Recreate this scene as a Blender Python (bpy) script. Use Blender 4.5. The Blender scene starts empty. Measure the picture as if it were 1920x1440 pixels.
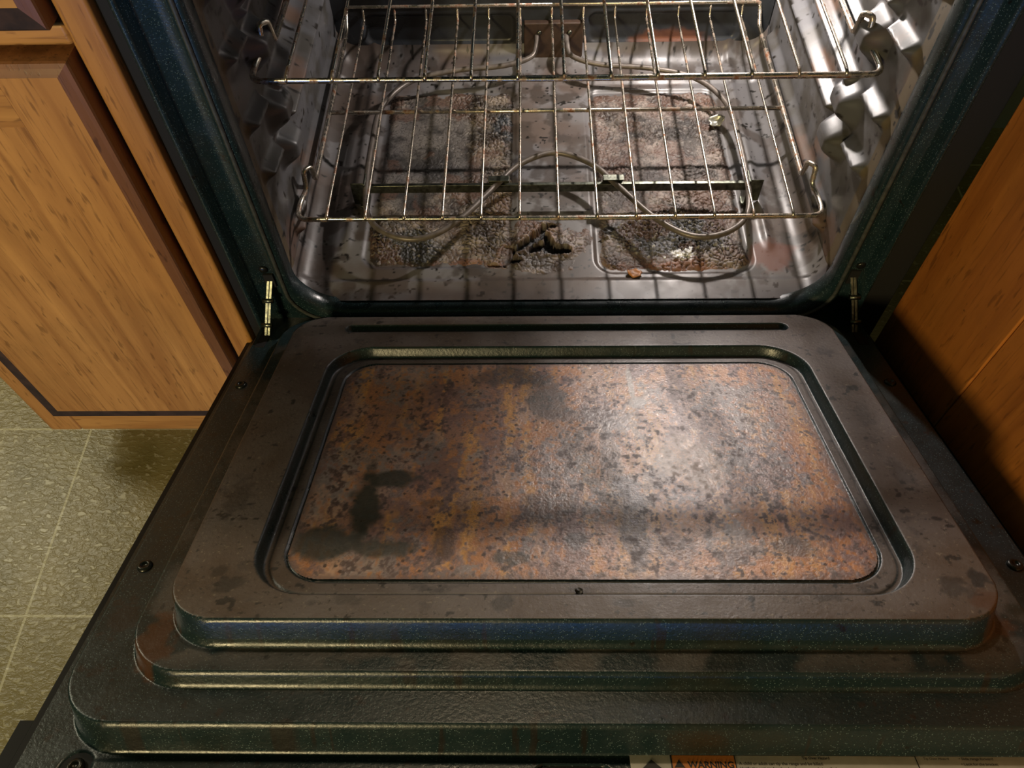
import bpy, bmesh, math, random
import numpy as np
from mathutils import Vector, Matrix, Euler

random.seed(7)
SC = bpy.context.scene
COL = SC.collection
PI = math.pi

# ------------------------------------------------------------------ camera, world, lights
cam_data = bpy.data.cameras.new('camera')
cam = bpy.data.objects.new('camera', cam_data)
COL.objects.link(cam)
cam.location = (-0.03638, -0.58188, 1.06468)
cam.rotation_euler = Euler((0.58853, 0.01879, 0.0079), 'XYZ')
cam_data.sensor_width = 36.0
cam_data.lens = 36.0 * 1480.148 / 1920.0
cam_data.clip_start = 0.02
SC.camera = cam

SC.view_settings.view_transform = 'Standard'
SC.view_settings.look = 'None'
SC.view_settings.gamma = 1.0
SC.view_settings.use_curve_mapping = False
SC.view_settings.exposure = 0.0

world = bpy.data.worlds.new('world')
SC.world = world
world.use_nodes = True
bg = world.node_tree.nodes['Background']
bg.inputs['Color'].default_value = (0.60, 0.90, 0.42, 1)
bg.inputs['Strength'].default_value = 0.048


def light(name, kind, loc, target, power, color, size=0.1, size_y=None):
    d = bpy.data.lights.new(name, kind)
    d.energy = power
    d.color = color
    if kind == 'AREA':
        d.size = size
        if size_y:
            d.shape = 'RECTANGLE'
            d.size_y = size_y
    else:
        d.shadow_soft_size = size
    o = bpy.data.objects.new(name, d)
    COL.objects.link(o)
    o.location = loc
    if target is not None:
        o.rotation_euler = (Vector(target) - Vector(loc)).to_track_quat('-Z', 'Y').to_euler()
    return o


LAMP = (0.205, 0.425, 0.681)
light('oven_lamp_light', 'POINT', LAMP, None, 10.0, (1.0, 0.90, 0.84), 0.010)
light('kitchen_ceiling_light', 'AREA', (-1.25, -3.0, 1.78), (-0.3, 0.0, 0.4), 60, (1.0, 0.79, 0.40), 0.35)
light('under_cupboard_light', 'AREA', (-1.80, 0.52, 1.50), (-0.8, -0.25, 0.0), 8, (1.0, 0.94, 0.70), 0.40)
light('hood_lamp_light', 'AREA', (-0.1, 0.47, 1.60), (-0.1, -0.3, 0.4), 4.0, (1.0, 0.78, 0.5), 0.06)
light('blue_fill_light', 'AREA', (-0.30, -1.55, 0.30), (-0.1, 0, 0.5), 8.5, (0.12, 0.34, 1.0), 1.5, 0.55)  # added blue fill, stands in for blue clothing reflected in the enamel


# ------------------------------------------------------------------ helpers


def tag(o, label=None, cat=None, group=None, kind=None):
    if label: o['label'] = label
    if cat: o['category'] = cat
    if group: o['group'] = group
    if kind: o['kind'] = kind
    return o


def empty(name, loc=(0, 0, 0)):
    o = bpy.data.objects.new(name, None)
    COL.objects.link(o)
    o.location = loc
    o.empty_display_size = 0.05
    return o


def link(name, me, mat, parent=None, smooth=True):
    if mat is not None and not me.materials:
        me.materials.append(mat)
    if smooth:
        me.polygons.foreach_set('use_smooth', [True] * len(me.polygons))
    o = bpy.data.objects.new(name, me)
    COL.objects.link(o)
    if parent is not None:
        o.parent = parent
    return o


class MB:
    """collects simple shapes into ONE mesh"""
    def __init__(self):
        self.v = []; self.f = []; self.m = []; self.cur = 0

    def add(self, vs, fs):
        b = len(self.v)
        self.v += [tuple(p) for p in vs]
        self.f += [tuple(i + b for i in f) for f in fs]
        self.m += [self.cur] * len(fs)

    def box(self, c, s, rot=None):
        hx, hy, hz = s[0] / 2, s[1] / 2, s[2] / 2
        vs = [Vector((x, y, z)) for x in (-hx, hx) for y in (-hy, hy) for z in (-hz, hz)]
        if rot is not None:
            vs = [rot @ v for v in vs]
        vs = [v + Vector(c) for v in vs]
        self.add(vs, [(0, 1, 3, 2), (4, 6, 7, 5), (0, 4, 5, 1), (2, 3, 7, 6), (0, 2, 6, 4), (1, 5, 7, 3)])

    def box2(self, x0, x1, y0, y1, z0, z1):
        self.box(((x0 + x1) / 2, (y0 + y1) / 2, (z0 + z1) / 2), (abs(x1 - x0), abs(y1 - y0), abs(z1 - z0)))

    def tube(self, pts, r, seg=10, closed=False, cap=True, rx=None):
        P = [Vector(p) for p in pts]
        n = len(P)
        rs = r if isinstance(r, (list, tuple)) else [r] * n
        T = []
        for i in range(n):
            a = P[(i - 1) % n] if (closed or i > 0) else P[i]
            b = P[(i + 1) % n] if (closed or i < n - 1) else P[i]
            T.append((b - a).normalized())
        up = Vector((0, 0, 1)) if abs(T[0].z) < 0.9 else Vector((1, 0, 0))
        N = (up - T[0] * up.dot(T[0])).normalized()
        vs = []
        for i in range(n):
            N = (N - T[i] * N.dot(T[i])).normalized()
            B = T[i].cross(N)
            for k in range(seg):
                a = 2 * PI * k / seg
                vs.append(P[i] + (N * math.cos(a) + B * math.sin(a)) * rs[i])
        fs = []
        m = n if closed else n - 1
        for i in range(m):
            j = (i + 1) % n
            for k in range(seg):
                l = (k + 1) % seg
                fs.append((i * seg + k, i * seg + l, j * seg + l, j * seg + k))
        if not closed and cap:
            fs.append(tuple(range(seg - 1, -1, -1)))
            fs.append(tuple((n - 1) * seg + k for k in range(seg)))
        self.add(vs, fs)

    def lathe(self, prof, c, ax=None, seg=20):
        """prof: list of (r, h) along axis ax from c"""
        ax = Vector(ax or (0, 0, 1)).normalized()
        t = Vector((1, 0, 0)) if abs(ax.x) < 0.9 else Vector((0, 1, 0))
        u = ax.cross(t).normalized(); w = ax.cross(u)
        vs = []
        for r, h in prof:
            for k in range(seg):
                a = 2 * PI * k / seg
                vs.append(Vector(c) + ax * h + (u * math.cos(a) + w * math.sin(a)) * max(r, 1e-5))
        fs = []
        for i in range(len(prof) - 1):
            for k in range(seg):
                l = (k + 1) % seg
                fs.append((i * seg + k, i * seg + l, (i + 1) * seg + l, (i + 1) * seg + k))
        fs.append(tuple(range(seg - 1, -1, -1)))
        fs.append(tuple((len(prof) - 1) * seg + k for k in range(seg)))
        self.add(vs, fs)

    def build(self, name, mat, parent=None, smooth=False, bevel=0.0, seg=2, fix=True):
        me = bpy.data.meshes.new(name)
        me.from_pydata(self.v, [], self.f)
        mats = mat if isinstance(mat, (list, tuple)) else [mat]
        for m in mats: me.materials.append(m)
        me.polygons.foreach_set('material_index', self.m)
        bm = bmesh.new(); bm.from_mesh(me)
        if fix: bmesh.ops.recalc_face_normals(bm, faces=bm.faces[:])
        if bevel > 0:
            es = [e for e in bm.edges if len(e.link_faces) == 2 and e.calc_face_angle(0) > 0.6]
            bmesh.ops.bevel(bm, geom=es, offset=bevel, segments=seg, affect='EDGES', profile=0.6, clamp_overlap=True)
        bm.to_mesh(me); bm.free()
        o = link(name, me, None, parent, smooth or bevel > 0)
        if bevel > 0:
            md = o.modifiers.new('wn', 'WEIGHTED_NORMAL'); md.keep_sharp = True
        return o


def grid(name, X, Y, Z, mat, parent=None, flip=False, attrs=None, mask=None):
    """heightfield-like mesh out of three 2D arrays"""
    n, m = X.shape
    co = np.stack([X, Y, Z], -1).reshape(-1, 3).astype(np.float32)
    idx = np.arange(n * m).reshape(n, m)
    q = np.stack([idx[:-1, :-1], idx[1:, :-1], idx[1:, 1:], idx[:-1, 1:]], -1)
    if mask is not None:
        q = q[mask[:-1, :-1] & mask[1:, 1:]]
    q = q.reshape(-1, 4)
    if flip: q = q[:, ::-1]
    me = bpy.data.meshes.new(name)
    me.vertices.add(len(co)); me.vertices.foreach_set('co', co.ravel())
    me.loops.add(q.size); me.loops.foreach_set('vertex_index', q.ravel().astype(np.int32))
    me.polygons.add(len(q)); me.polygons.foreach_set('loop_start', np.arange(0, q.size, 4, dtype=np.int32))
    me.update(calc_edges=True); me.validate()
    for k, a in (attrs or {}).items():
        if a.ndim == 2:
            at = me.attributes.new(k, 'FLOAT', 'POINT'); at.data.foreach_set('value', a.ravel().astype(np.float32))
        else:
            at = me.attributes.new(k, 'FLOAT_COLOR', 'POINT')
            c = np.concatenate([a.reshape(-1, 3), np.ones((n * m, 1))], 1)
            at.data.foreach_set('color', c.ravel().astype(np.float32))
    return link(name, me, mat, parent, True)


def _h(ix, iy, s):
    v = np.sin(ix * 127.1 + iy * 311.7 + s * 74.7) * 43758.5453
    return v - np.floor(v)


def vn(x, y, s=0):
    ix = np.floor(x); iy = np.floor(y); fx = x - ix; fy = y - iy
    fx = fx * fx * (3 - 2 * fx); fy = fy * fy * (3 - 2 * fy)
    a = _h(ix, iy, s); b = _h(ix + 1, iy, s); c = _h(ix, iy + 1, s); d = _h(ix + 1, iy + 1, s)
    return (a * (1 - fx) + b * fx) * (1 - fy) + (c * (1 - fx) + d * fx) * fy


def fbm(x, y, s=0, o=4, g=0.5):
    t = 0; a = 1; n = 0
    for i in range(o):
        t = t + a * vn(x * 2 ** i, y * 2 ** i, s + i * 3.1); n += a; a *= g
    return t / n


def cells(x, y, s=0):
    ix = np.floor(x); iy = np.floor(y)
    f1 = np.full(x.shape, 9.0); f2 = np.full(x.shape, 9.0); cid = np.zeros(x.shape)
    for dx in (-1, 0, 1):
        for dy in (-1, 0, 1):
            cx = ix + dx; cy = iy + dy
            px = cx + _h(cx, cy, s); py = cy + _h(cx, cy, s + 5)
            d = np.hypot(px - x, py - y); i = _h(cx, cy, s + 9)
            n1 = d < f1
            f2 = np.where(n1, f1, np.minimum(f2, d)); cid = np.where(n1, i, cid); f1 = np.where(n1, d, f1)
    return f1, f2, cid


def ss(a, b, x):
    t = np.clip((x - a) / (b - a), 0, 1)
    return t * t * (3 - 2 * t)


def rr(x, y, x0, x1, y0, y1, r):
    """signed distance to a rounded rectangle (negative inside)"""
    cx, cy = (x0 + x1) / 2, (y0 + y1) / 2
    dx = np.abs(x - cx) - ((x1 - x0) / 2 - r); dy = np.abs(y - cy) - ((y1 - y0) / 2 - r)
    return np.hypot(np.maximum(dx, 0), np.maximum(dy, 0)) + np.minimum(np.maximum(dx, dy), 0) - r


def cap(x, y, a, b, r):
    ax, ay = a; bx, by = b
    vx, vy = bx - ax, by - ay
    L = vx * vx + vy * vy + 1e-12
    t = np.clip(((x - ax) * vx + (y - ay) * vy) / L, 0, 1)
    return np.hypot(x - ax - t * vx, y - ay - t * vy) - r


def blob(x, y, cx, cy, rx, ry, s=0, j=0.5, f=60):
    """soft irregular patch 0..1"""
    d = np.hypot((x - cx) / rx, (y - cy) / ry) + j * (fbm(x * f, y * f, s) - 0.5) * 2
    return 1 - ss(0.6, 1.1, d)


def mixc(a, b, t):
    a = np.asarray(a, float); b = np.asarray(b, float)
    t = t[..., None]
    return a * (1 - t) + b * t


def fillet(pts, r, n=6):
    P = [Vector(p) for p in pts]
    out = [P[0]]
    rs = r if isinstance(r, (list, tuple)) else [r] * len(P)
    for i in range(1, len(P) - 1):
        a, b, c = P[i - 1], P[i], P[i + 1]
        u = (a - b); v = (c - b)
        d = min(rs[i], u.length * 0.49, v.length * 0.49)
        p0 = b + u.normalized() * d; p1 = b + v.normalized() * d
        for k in range(n + 1):
            t = k / n
            out.append(p0 * (1 - t) ** 2 + b * 2 * t * (1 - t) + p1 * t * t)
    out.append(P[-1])
    return out


def catmull(pts, n=8):
    P = [Vector(p) for p in pts]
    P = [P[0] * 2 - P[1]] + P + [P[-1] * 2 - P[-2]]
    out = []
    for i in range(1, len(P) - 2):
        p0, p1, p2, p3 = P[i - 1:i + 3]
        for k in range(n):
            t = k / n
            out.append(0.5 * ((2 * p1) + (p2 - p0) * t + (2 * p0 - 5 * p1 + 4 * p2 - p3) * t * t + (3 * p1 - p0 - 3 * p2 + p3) * t ** 3))
    out.append(P[-2])
    return out


# ------------------------------------------------------------------ materials
class NT:
    def __init__(self, name):
        self.m = bpy.data.materials.new(name); self.m.use_nodes = True
        self.t = self.m.node_tree; self.b = self.t.nodes['Principled BSDF']

    def n(self, typ, ins=None, **kw):
        nd = self.t.nodes.new(typ)
        for k, v in kw.items(): setattr(nd, k, v)
        for k, v in (ins or {}).items():
            if isinstance(v, bpy.types.NodeSocket): self.t.links.new(v, nd.inputs[k])
            else: nd.inputs[k].default_value = v
        return nd

    def set(self, **kw):
        for k, v in kw.items():
            k = k.replace('_', ' ')
            if isinstance(v, bpy.types.NodeSocket): self.t.links.new(v, self.b.inputs[k])
            else: self.b.inputs[k].default_value = v

    def coord(self, scale=(1, 1, 1), rot=(0, 0, 0)):
        tc = self.n('ShaderNodeTexCoord')
        return self.n('ShaderNodeMapping', {'Vector': tc.outputs['Object'], 'Scale': scale, 'Rotation': rot}).outputs[0]

    def noise(self, vec, scale, detail=4, rough=0.55, dist=0.0):
        return self.n('ShaderNodeTexNoise', {'Vector': vec, 'Scale': scale, 'Detail': detail, 'Roughness': rough, 'Distortion': dist}).outputs['Fac']

    def ramp(self, fac, stops):
        r = self.n('ShaderNodeValToRGB', {'Fac': fac}); e = r.color_ramp.elements
        while len(e) < len(stops): e.new(0.5)
        for i, (p, c) in enumerate(stops):
            e[i].position = p
            e[i].color = (c, c, c, 1) if not isinstance(c, tuple) else (c[0], c[1], c[2], 1)
        return r.outputs[0]

    def mix(self, fac, a, b, mode='MIX'):
        nd = self.n('ShaderNodeMix', data_type='RGBA', blend_type=mode)
        for s, v in ((0, fac), (6, a), (7, b)):
            if isinstance(v, bpy.types.NodeSocket): self.t.links.new(v, nd.inputs[s])
            elif s == 0: nd.inputs[0].default_value = v
            else: nd.inputs[s].default_value = (v[0], v[1], v[2], 1)
        return nd.outputs[2]

    def math(self, op, a, b=0.0):
        nd = self.n('ShaderNodeMath', operation=op)
        for s, v in ((0, a), (1, b)):
            if isinstance(v, bpy.types.NodeSocket): self.t.links.new(v, nd.inputs[s])
            else: nd.inputs[s].default_value = v
        return nd.outputs[0]

    def bump(self, h, strength=0.3, dist=0.001, normal=None):
        d = {'Height': h, 'Strength': strength, 'Distance': dist}
        if normal is not None: d['Normal'] = normal
        return self.n('ShaderNodeBump', d).outputs[0]

    def attr(self, name, out='Color'):
        return self.n('ShaderNodeAttribute', attribute_name=name).outputs[out]


def enamel_nodes(T, base=(0.009, 0.021, 0.024), speck=(0.13, 0.19, 0.20), grime=True):
    v = T.coord()
    vor = T.n('ShaderNodeTexVoronoi', {'Vector': v, 'Scale': 1000.0})
    sp = T.math('GREATER_THAN', T.n('ShaderNodeSeparateColor', {'Color': vor.outputs['Color']}).outputs[0], 0.86)
    near = T.math('LESS_THAN', vor.outputs['Distance'], 0.38)
    c = T.mix(T.math('MULTIPLY', T.math('MULTIPLY', sp, near), 0.75), base, speck)
    if grime:
        g = T.ramp(T.noise(v, 9, 6, 0.6), [(0.52, 0.0), (0.72, 0.75)])
        c = T.mix(g, c, (0.020, 0.017, 0.009))
        d = T.ramp(T.noise(v, 75, 4, 0.6), [(0.66, 0.0), (0.72, 1.0)])
        c = T.mix(d, c, (0.007, 0.006, 0.004))
    return v, c


def m_enamel(name, **kw):
    T = NT(name)
    v, c = enamel_nodes(T, **kw)
    b = T.bump(T.noise(v, 420, 2, 0.5), 0.25, 0.0006)
    T.set(Base_Color=c, Roughness=T.ramp(T.noise(v, 30, 3), [(0.35, 0.22), (0.7, 0.42)]), Specular_IOR_Level=0.6, Normal=b)
    return T.m


def m_plain(name, col, rough=0.5, metal=0.0, noise=0.0, nscale=60, bump=0.0, spec=0.5):
    T = NT(name); v = T.coord()
    c = col
    f = T.noise(v, nscale, 5)
    if noise > 0:
        c = T.mix(T.ramp(f, [(0.35, 0.0), (0.7, 1.0)]), col, tuple(x * (1 - noise) for x in col))
        T.set(Base_Color=c)
    else:
        T.set(Base_Color=(col[0], col[1], col[2], 1))
    T.set(Roughness=rough, Metallic=metal, Specular_IOR_Level=spec)
    if bump: T.set(Normal=T.bump(f, bump, 0.001))
    return T.m


def m_wood(name, light_c, dark_c, grain='Z', rough=0.38):
    T = NT(name)
    sc = {'Z': (26, 26, 1.5), 'X': (1.5, 26, 26), 'Y': (26, 1.5, 26)}[grain]
    v = T.coord(sc)
    w = T.noise(v, 1.6, 5, 0.6, 0.8)
    wide = T.noise(v, 0.36, 4, 0.6, 1.8)
    v2 = T.coord(tuple(s * 5 for s in sc))
    pores = T.ramp(T.noise(v2, 2.2, 3, 0.6), [(0.57, 0.0), (0.68, 1.0)])
    dash = T.ramp(T.noise(T.coord(tuple(s * (4 if s > 5 else 14) for s in sc)), 1.6, 2, 0.5), [(0.63, 0.0), (0.70, 1.0)])
    c = T.mix(T.ramp(wide, [(0.35, 0.0), (0.62, 1.0)]), light_c, tuple(a * 0.5 + b * 0.5 for a, b in zip(light_c, dark_c)))
    c = T.mix(T.ramp(w, [(0.45, 0.0), (0.68, 0.7)]), c, dark_c)
    c = T.mix(T.math('MULTIPLY', pores, 0.45), c, tuple(x * 0.55 for x in dark_c))
    c = T.mix(T.math('MULTIPLY', dash, 0.55), c, tuple(x * 0.45 for x in dark_c))
    vv = T.coord()
    c = T.mix(T.ramp(T.noise(vv, 7, 5, 0.65), [(0.48, 0.0), (0.70, 0.45)]), c, tuple(a * 0.55 for a in light_c))
    spot = T.ramp(T.noise(vv, 45, 4, 0.65), [(0.70, 0.0), (0.75, 0.85)])
    c = T.mix(spot, c, (0.05, 0.018, 0.008))
    T.set(Base_Color=c, Roughness=rough, Normal=T.bump(pores, 0.12, 0.0005), Specular_IOR_Level=0.4)
    return T.m


def m_attr(name, rough=(0.3, 0.5), spec=0.5, bump=0.0, bscale=300, coat=0.0, metal=0.0):
    T = NT(name); v = T.coord()
    T.set(Base_Color=T.attr('col'), Specular_IOR_Level=spec, Metallic=metal, Coat_Weight=coat)
    T.set(Roughness=T.attr('rough', 'Fac'))
    if bump: T.set(Normal=T.bump(T.noise(v, bscale, 5, 0.65), bump, 0.001))
    return T.m


M = {}
M['frame'] = m_enamel('dark_speckled_enamel')
# door liner: speckled enamel with a brown baked film where the attribute says so
T = NT('door_liner_enamel')
v, c = enamel_nodes(T)
film = T.attr('film', 'Fac')
fc = T.mix(T.ramp(T.noise(v, 14, 6, 0.62, 0.4), [(0.35, 0.0), (0.65, 1.0)]), (0.135, 0.112, 0.104), (0.085, 0.058, 0.042))
fc = T.mix(T.ramp(T.noise(v, 34, 5, 0.6), [(0.60, 0.0), (0.70, 0.7)]), fc, (0.035, 0.030, 0.030))
fc = T.mix(T.ramp(T.noise(v, 230, 3, 0.6), [(0.60, 0.0), (0.70, 0.8)]), fc, (0.03, 0.025, 0.018))
fc = T.mix(T.ramp(T.noise(v, 310, 3, 0.6), [(0.62, 0.0), (0.70, 0.6)]), fc, (0.24, 0.20, 0.15))
c = T.mix(film, c, fc)
c = T.mix(T.attr('burn', 'Fac'), c, (0.016, 0.014, 0.012))
c = T.mix(T.attr('rusty', 'Fac'), c, (0.085, 0.032, 0.012))
rg = T.math('ADD', T.math('MULTIPLY', film, 0.14), T.ramp(T.noise(v, 40, 4), [(0.35, 0.27), (0.7, 0.42)]))
T.set(Base_Color=c, Roughness=rg, Specular_IOR_Level=0.6,
      Normal=T.bump(T.noise(v, 330, 4, 0.6), 0.35, 0.0008))
M['liner'] = T.m
M['glass'] = m_attr('baked_brown_glass', spec=0.9, bump=0.38, bscale=420)
M['cavity'] = m_attr('grey_cavity_enamel', spec=0.5, bump=0.05, bscale=500)
M['crust'] = m_attr('charred_crust', spec=0.5, bump=0.7, bscale=420)
M['black'] = m_plain('black_plastic', (0.004, 0.005, 0.005), 0.55, noise=0.3, spec=0.25)
M['black_matte'] = m_plain('black_gap', (0.004, 0.004, 0.004), 0.8)
M['gasket'] = m_plain('dark_grey_gasket', (0.06, 0.065, 0.06), 0.45, noise=0.5, nscale=200, bump=0.2)
T = NT('rack_chrome'); v = T.coord()
rust = T.ramp(T.noise(v, 60, 5, 0.7), [(0.50, 0.0), (0.64, 1.0)])
T.set(Base_Color=T.mix(rust, (0.62, 0.57, 0.48), (0.20, 0.085, 0.04)), Metallic=T.math('SUBTRACT', 1.0, T.math('MULTIPLY', rust, 0.75)),
      Roughness=T.math('ADD', T.math('MULTIPLY', rust, 0.25), 0.27), Normal=T.bump(T.noise(v, 600, 3), 0.3, 0.0005))
M['rack'] = T.m
M['element'] = m_plain('element_sheath', (0.17, 0.145, 0.125), 0.42, noise=0.4, nscale=120, metal=0.3)
M['steel'] = m_plain('zinc_steel', (0.20, 0.21, 0.17), 0.36, metal=1.0, noise=0.7, nscale=150, bump=.5)
M['screw'] = m_plain('dark_screw', (0.05, 0.05, 0.045), 0.3, metal=0.8, noise=0.3)
M['rust'] = m_plain('rusty_plate', (0.055, 0.030, 0.018), 0.55, noise=0.5, nscale=90, bump=0.4)
M['ash'] = m_plain('white_ash', (0.75, 0.76, 0.76), 0.7, noise=0.2, bump=0.5, nscale=300)
M['foil'] = m_plain('dull_foil', (0.50, 0.50, 0.44), 0.38, metal=0.7, noise=0.4, nscale=90)
M['orange'] = m_plain('orange_burnt_residue', (0.50, 0.20, 0.05), 0.45, noise=0.6, nscale=150, bump=0.6)
M['char'] = m_plain('black_char', (0.022, 0.019, 0.017), 0.4, noise=0.5, nscale=200, bump=0.6)
M['oak'] = m_wood('honey_oak_upright', (0.60, 0.285, 0.070), (0.27, 0.10, 0.022), 'Z')
M['oak_h'] = m_wood('honey_oak_level', (0.62, 0.30, 0.070), (0.29, 0.11, 0.022), 'X')
M['oak_red'] = m_wood('reddish_oak_upright', (0.56, 0.20, 0.035), (0.32, 0.095, 0.016), 'Z', 0.5)
M['label_white'] = m_plain('label_paper', (0.60, 0.57, 0.50), 0.4, noise=0.25, nscale=40)
M['label_orange'] = m_plain('label_orange', (0.80, 0.27, 0.06), 0.4, noise=0.2)
M['label_ink'] = m_plain('label_ink', (0.02, 0.02, 0.02), 0.5)
M['bulb'] = NT('lit_bulb_glass').m
_b = M['bulb'].node_tree.nodes['Principled BSDF']
_b.inputs['Emission Color'].default_value = (1.0, 0.88, 0.75, 1); _b.inputs['Emission Strength'].default_value = 6

# vinyl tile floor
T = NT('vinyl_tile_floor')
tc = T.n('ShaderNodeTexCoord')
sep = T.n('ShaderNodeSeparateXYZ', {'Vector': tc.outputs['Object']})


def line(comp, off, step=0.303, w=0.0035):
    a = T.math('ADD', comp, off + 20 * step)
    fr = T.math('MODULO', a, step)
    d = T.math('ABSOLUTE', T.math('SUBTRACT', fr, step / 2))
    return T.math('GREATER_THAN', d, step / 2 - w / 2)


gx = line(sep.outputs[0], 0.7262); gy = line(sep.outputs[1], 0.2510, 0.297)
grout = T.math('MAXIMUM', gx, gy)
v = T.coord()
n1 = T.noise(v, 5, 5, 0.6, 0.8)
col = T.mix(T.ramp(n1, [(0.35, 0.0), (0.68, 1.0)]), (0.15, 0.122, 0.036), (0.27, 0.22, 0.085))
v3 = T.coord((85, 150, 1), (0, 0, 0.6))
fl = T.noise(v3, 1.0, 3, 0.6, 0.5)
col = T.mix(T.ramp(fl, [(0.58, 0.0), (0.64, 0.6)]), col, (0.46, 0.42, 0.25))
col = T.mix(T.math('MULTIPLY', grout, 0.9), col, (0.46, 0.42, 0.24))
hgt = T.math('SUBTRACT', T.ramp(fl, [(0.40, 0.0), (0.62, 1.0)]), T.math('MULTIPLY', grout, 0.8))
T.set(Base_Color=col, Roughness=0.33, Specular_IOR_Level=0.5, Normal=T.bump(hgt, 0.32, 0.0010))
M['floor'] = T.m

# ------------------------------------------------------------------ room shell
b = MB(); b.box2(-2.6, 1.6, -2.4, 1.2, -0.02, 0.0)
fl_o = b.build('floor', M['floor']); tag(fl_o, kind='structure')
M['paint'] = m_plain('wall_paint', (0.42, 0.38, 0.28), 0.8)
b = MB(); b.box2(-2.6, 1.6, 0.75, 0.80, 0.0, 2.5)
tag(b.build('wall_back', M['paint']), kind='structure')

# ------------------------------------------------------------------ the range
rng = empty('oven_range', (0, 0, 0))
tag(rng, 'dark enamel kitchen range with its dirty oven door hanging open', 'oven')

# --- body
b = MB()
b.box2(-0.374, -0.359, 0.008, 0.66, 0.03, 0.90); b.box2(0.346, 0.3865, 0.012, 0.66, 0.03, 0.90)  # right box widened as a black filler for the shaded gap
b.box2(-0.372, 0.372, 0.64, 0.66, 0.03, 0.90)
b.build('side_panels_and_filler', M['black_matte'], rng, bevel=0.002)
b = MB(); b.box2(-0.372, 0.372, -0.035, 0.66, 0.895, 0.925)
b.build('cooktop', M['black'], rng, bevel=0.006, seg=3)
b = MB(); b.box2(-0.365, 0.365, -0.02, 0.01, 0.868, 0.893)
b.build('control_panel', M['black'], rng, bevel=0.004)
b = MB(); b.box2(-0.365, 0.365, -0.012, 0.01, 0.045, 0.235)
b.build('storage_drawer', M['frame'], rng, bevel=0.006, seg=3)


def rloop(x0, x1, z0, z1, r, y, n=10):
    pts = []
    for cx, cz, a0 in ((x1 - r, z1 - r, 0), (x0 + r, z1 - r, 90), (x0 + r, z0 + r, 180), (x1 - r, z0 + r, 270)):
        for k in range(n + 1):
            a = math.radians(a0 + 90 * k / n)
            pts.append((cx + r * math.cos(a), y, cz + r * math.sin(a)))
    return pts


def loft(name, rings, mat, parent, n=10):
    vs = []; fs = []
    N = 4 * (n + 1)
    for R in rings: vs += rloop(*R, n=n)
    for i in range(len(rings) - 1):
        for k in range(N):
            l = (k + 1) % N
            fs.append((i * N + k, i * N + l, (i + 1) * N + l, (i + 1) * N + k))
    me = bpy.data.meshes.new(name); me.from_pydata(vs, [], fs)
    bm = bmesh.new(); bm.from_mesh(me); bmesh.ops.recalc_face_normals(bm, faces=bm.faces[:])
    bm.to_mesh(me); bm.free()
    return link(name, me, mat, parent, True)


ZT = 0.865
def R_(hx, z0, r, y): return (-hx, hx - .012 * min(1, max(0, (hx - .325) / .025)), z0, ZT - (z0 - 0.27) * 0.8, r, y)
fr = [R_(0.3610, 0.262, 0.006, 0.030), R_(0.3610, 0.262, 0.006, 0.004), R_(0.3600, 0.265, 0.007, 0.0), R_(0.3570, 0.268, 0.012, -0.001),
      R_(0.3545, 0.273, 0.016, 0.002), R_(0.3515, 0.280, 0.02, 0.014), R_(0.3495, 0.284, 0.022, 0.0165),
      R_(0.3390, 0.296, 0.028, 0.0165), R_(0.3380, 0.297, 0.028, 0.0175), R_(0.3240, 0.311, 0.038, 0.0175), R_(0.3210, 0.315, 0.042, 0.0165),
      R_(0.3175, 0.322, 0.046, 0.005), R_(0.3140, 0.3265, 0.048, 0.0015), R_(0.3080, 0.333, 0.052, 0.0005), R_(0.3045, 0.3385, 0.054, 0.002),
      R_(0.3030, 0.3415, 0.055, 0.006), R_(0.3025, 0.343, 0.055, 0.012), R_(0.3025, 0.3435, 0.055, 0.020), R_(0.3050, 0.3430, 0.055, 0.024)]
loft('front_frame', fr, M['frame'], rng)
b = MB(); g = [Vector(p) for p in rloop(-0.3105, 0.3105, 0.330, ZT - 0.048, 0.05, -0.0002, n=8)]
b.tube(g, 0.0022, 8, closed=True)
b.build('gasket', M['gasket'], rng, smooth=True)

# --- cavity: side walls with embossed rack guides
CW = 0.3145
FZ = 0.342


def wall_emboss(y, z):
    d = np.zeros_like(y)
    def put(sd, h, w=0.008):
        nonlocal d
        t = 1 - np.clip((sd + w) / (2 * w), 0, 1)
        d = np.maximum(d, h * t * t * (3 - 2 * t))
    for (a, c, r, h) in [((.455, .398), (.115, .398), .004, .012), ((.455, .492), (.175, .492), .005, .016), ((.455, .540), (.155, .540), .005, .016),
                         ((.455, .582), (.13, .582), .004, .012), ((.455, .64), (.13, .64), .005, .013), ((.455, .70), (.13, .70), .005, .013)]:
        put(cap(y, z, a, c, r), h, 0.007)
    for zc in (.474, .522, .598, .664, .716):
        put(rr(y, z, .122, .168, zc - .016, zc + .016, .012), .021, .011)
    for zc in (.494, .555, .628, .690):
        put(cap(y, z, (.108, zc), (.066, zc + .004), .003), .020, .011)
    put(cap(y, z, (.13, .398), (.10, .383), .004), .014, .007)
    return d


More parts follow.
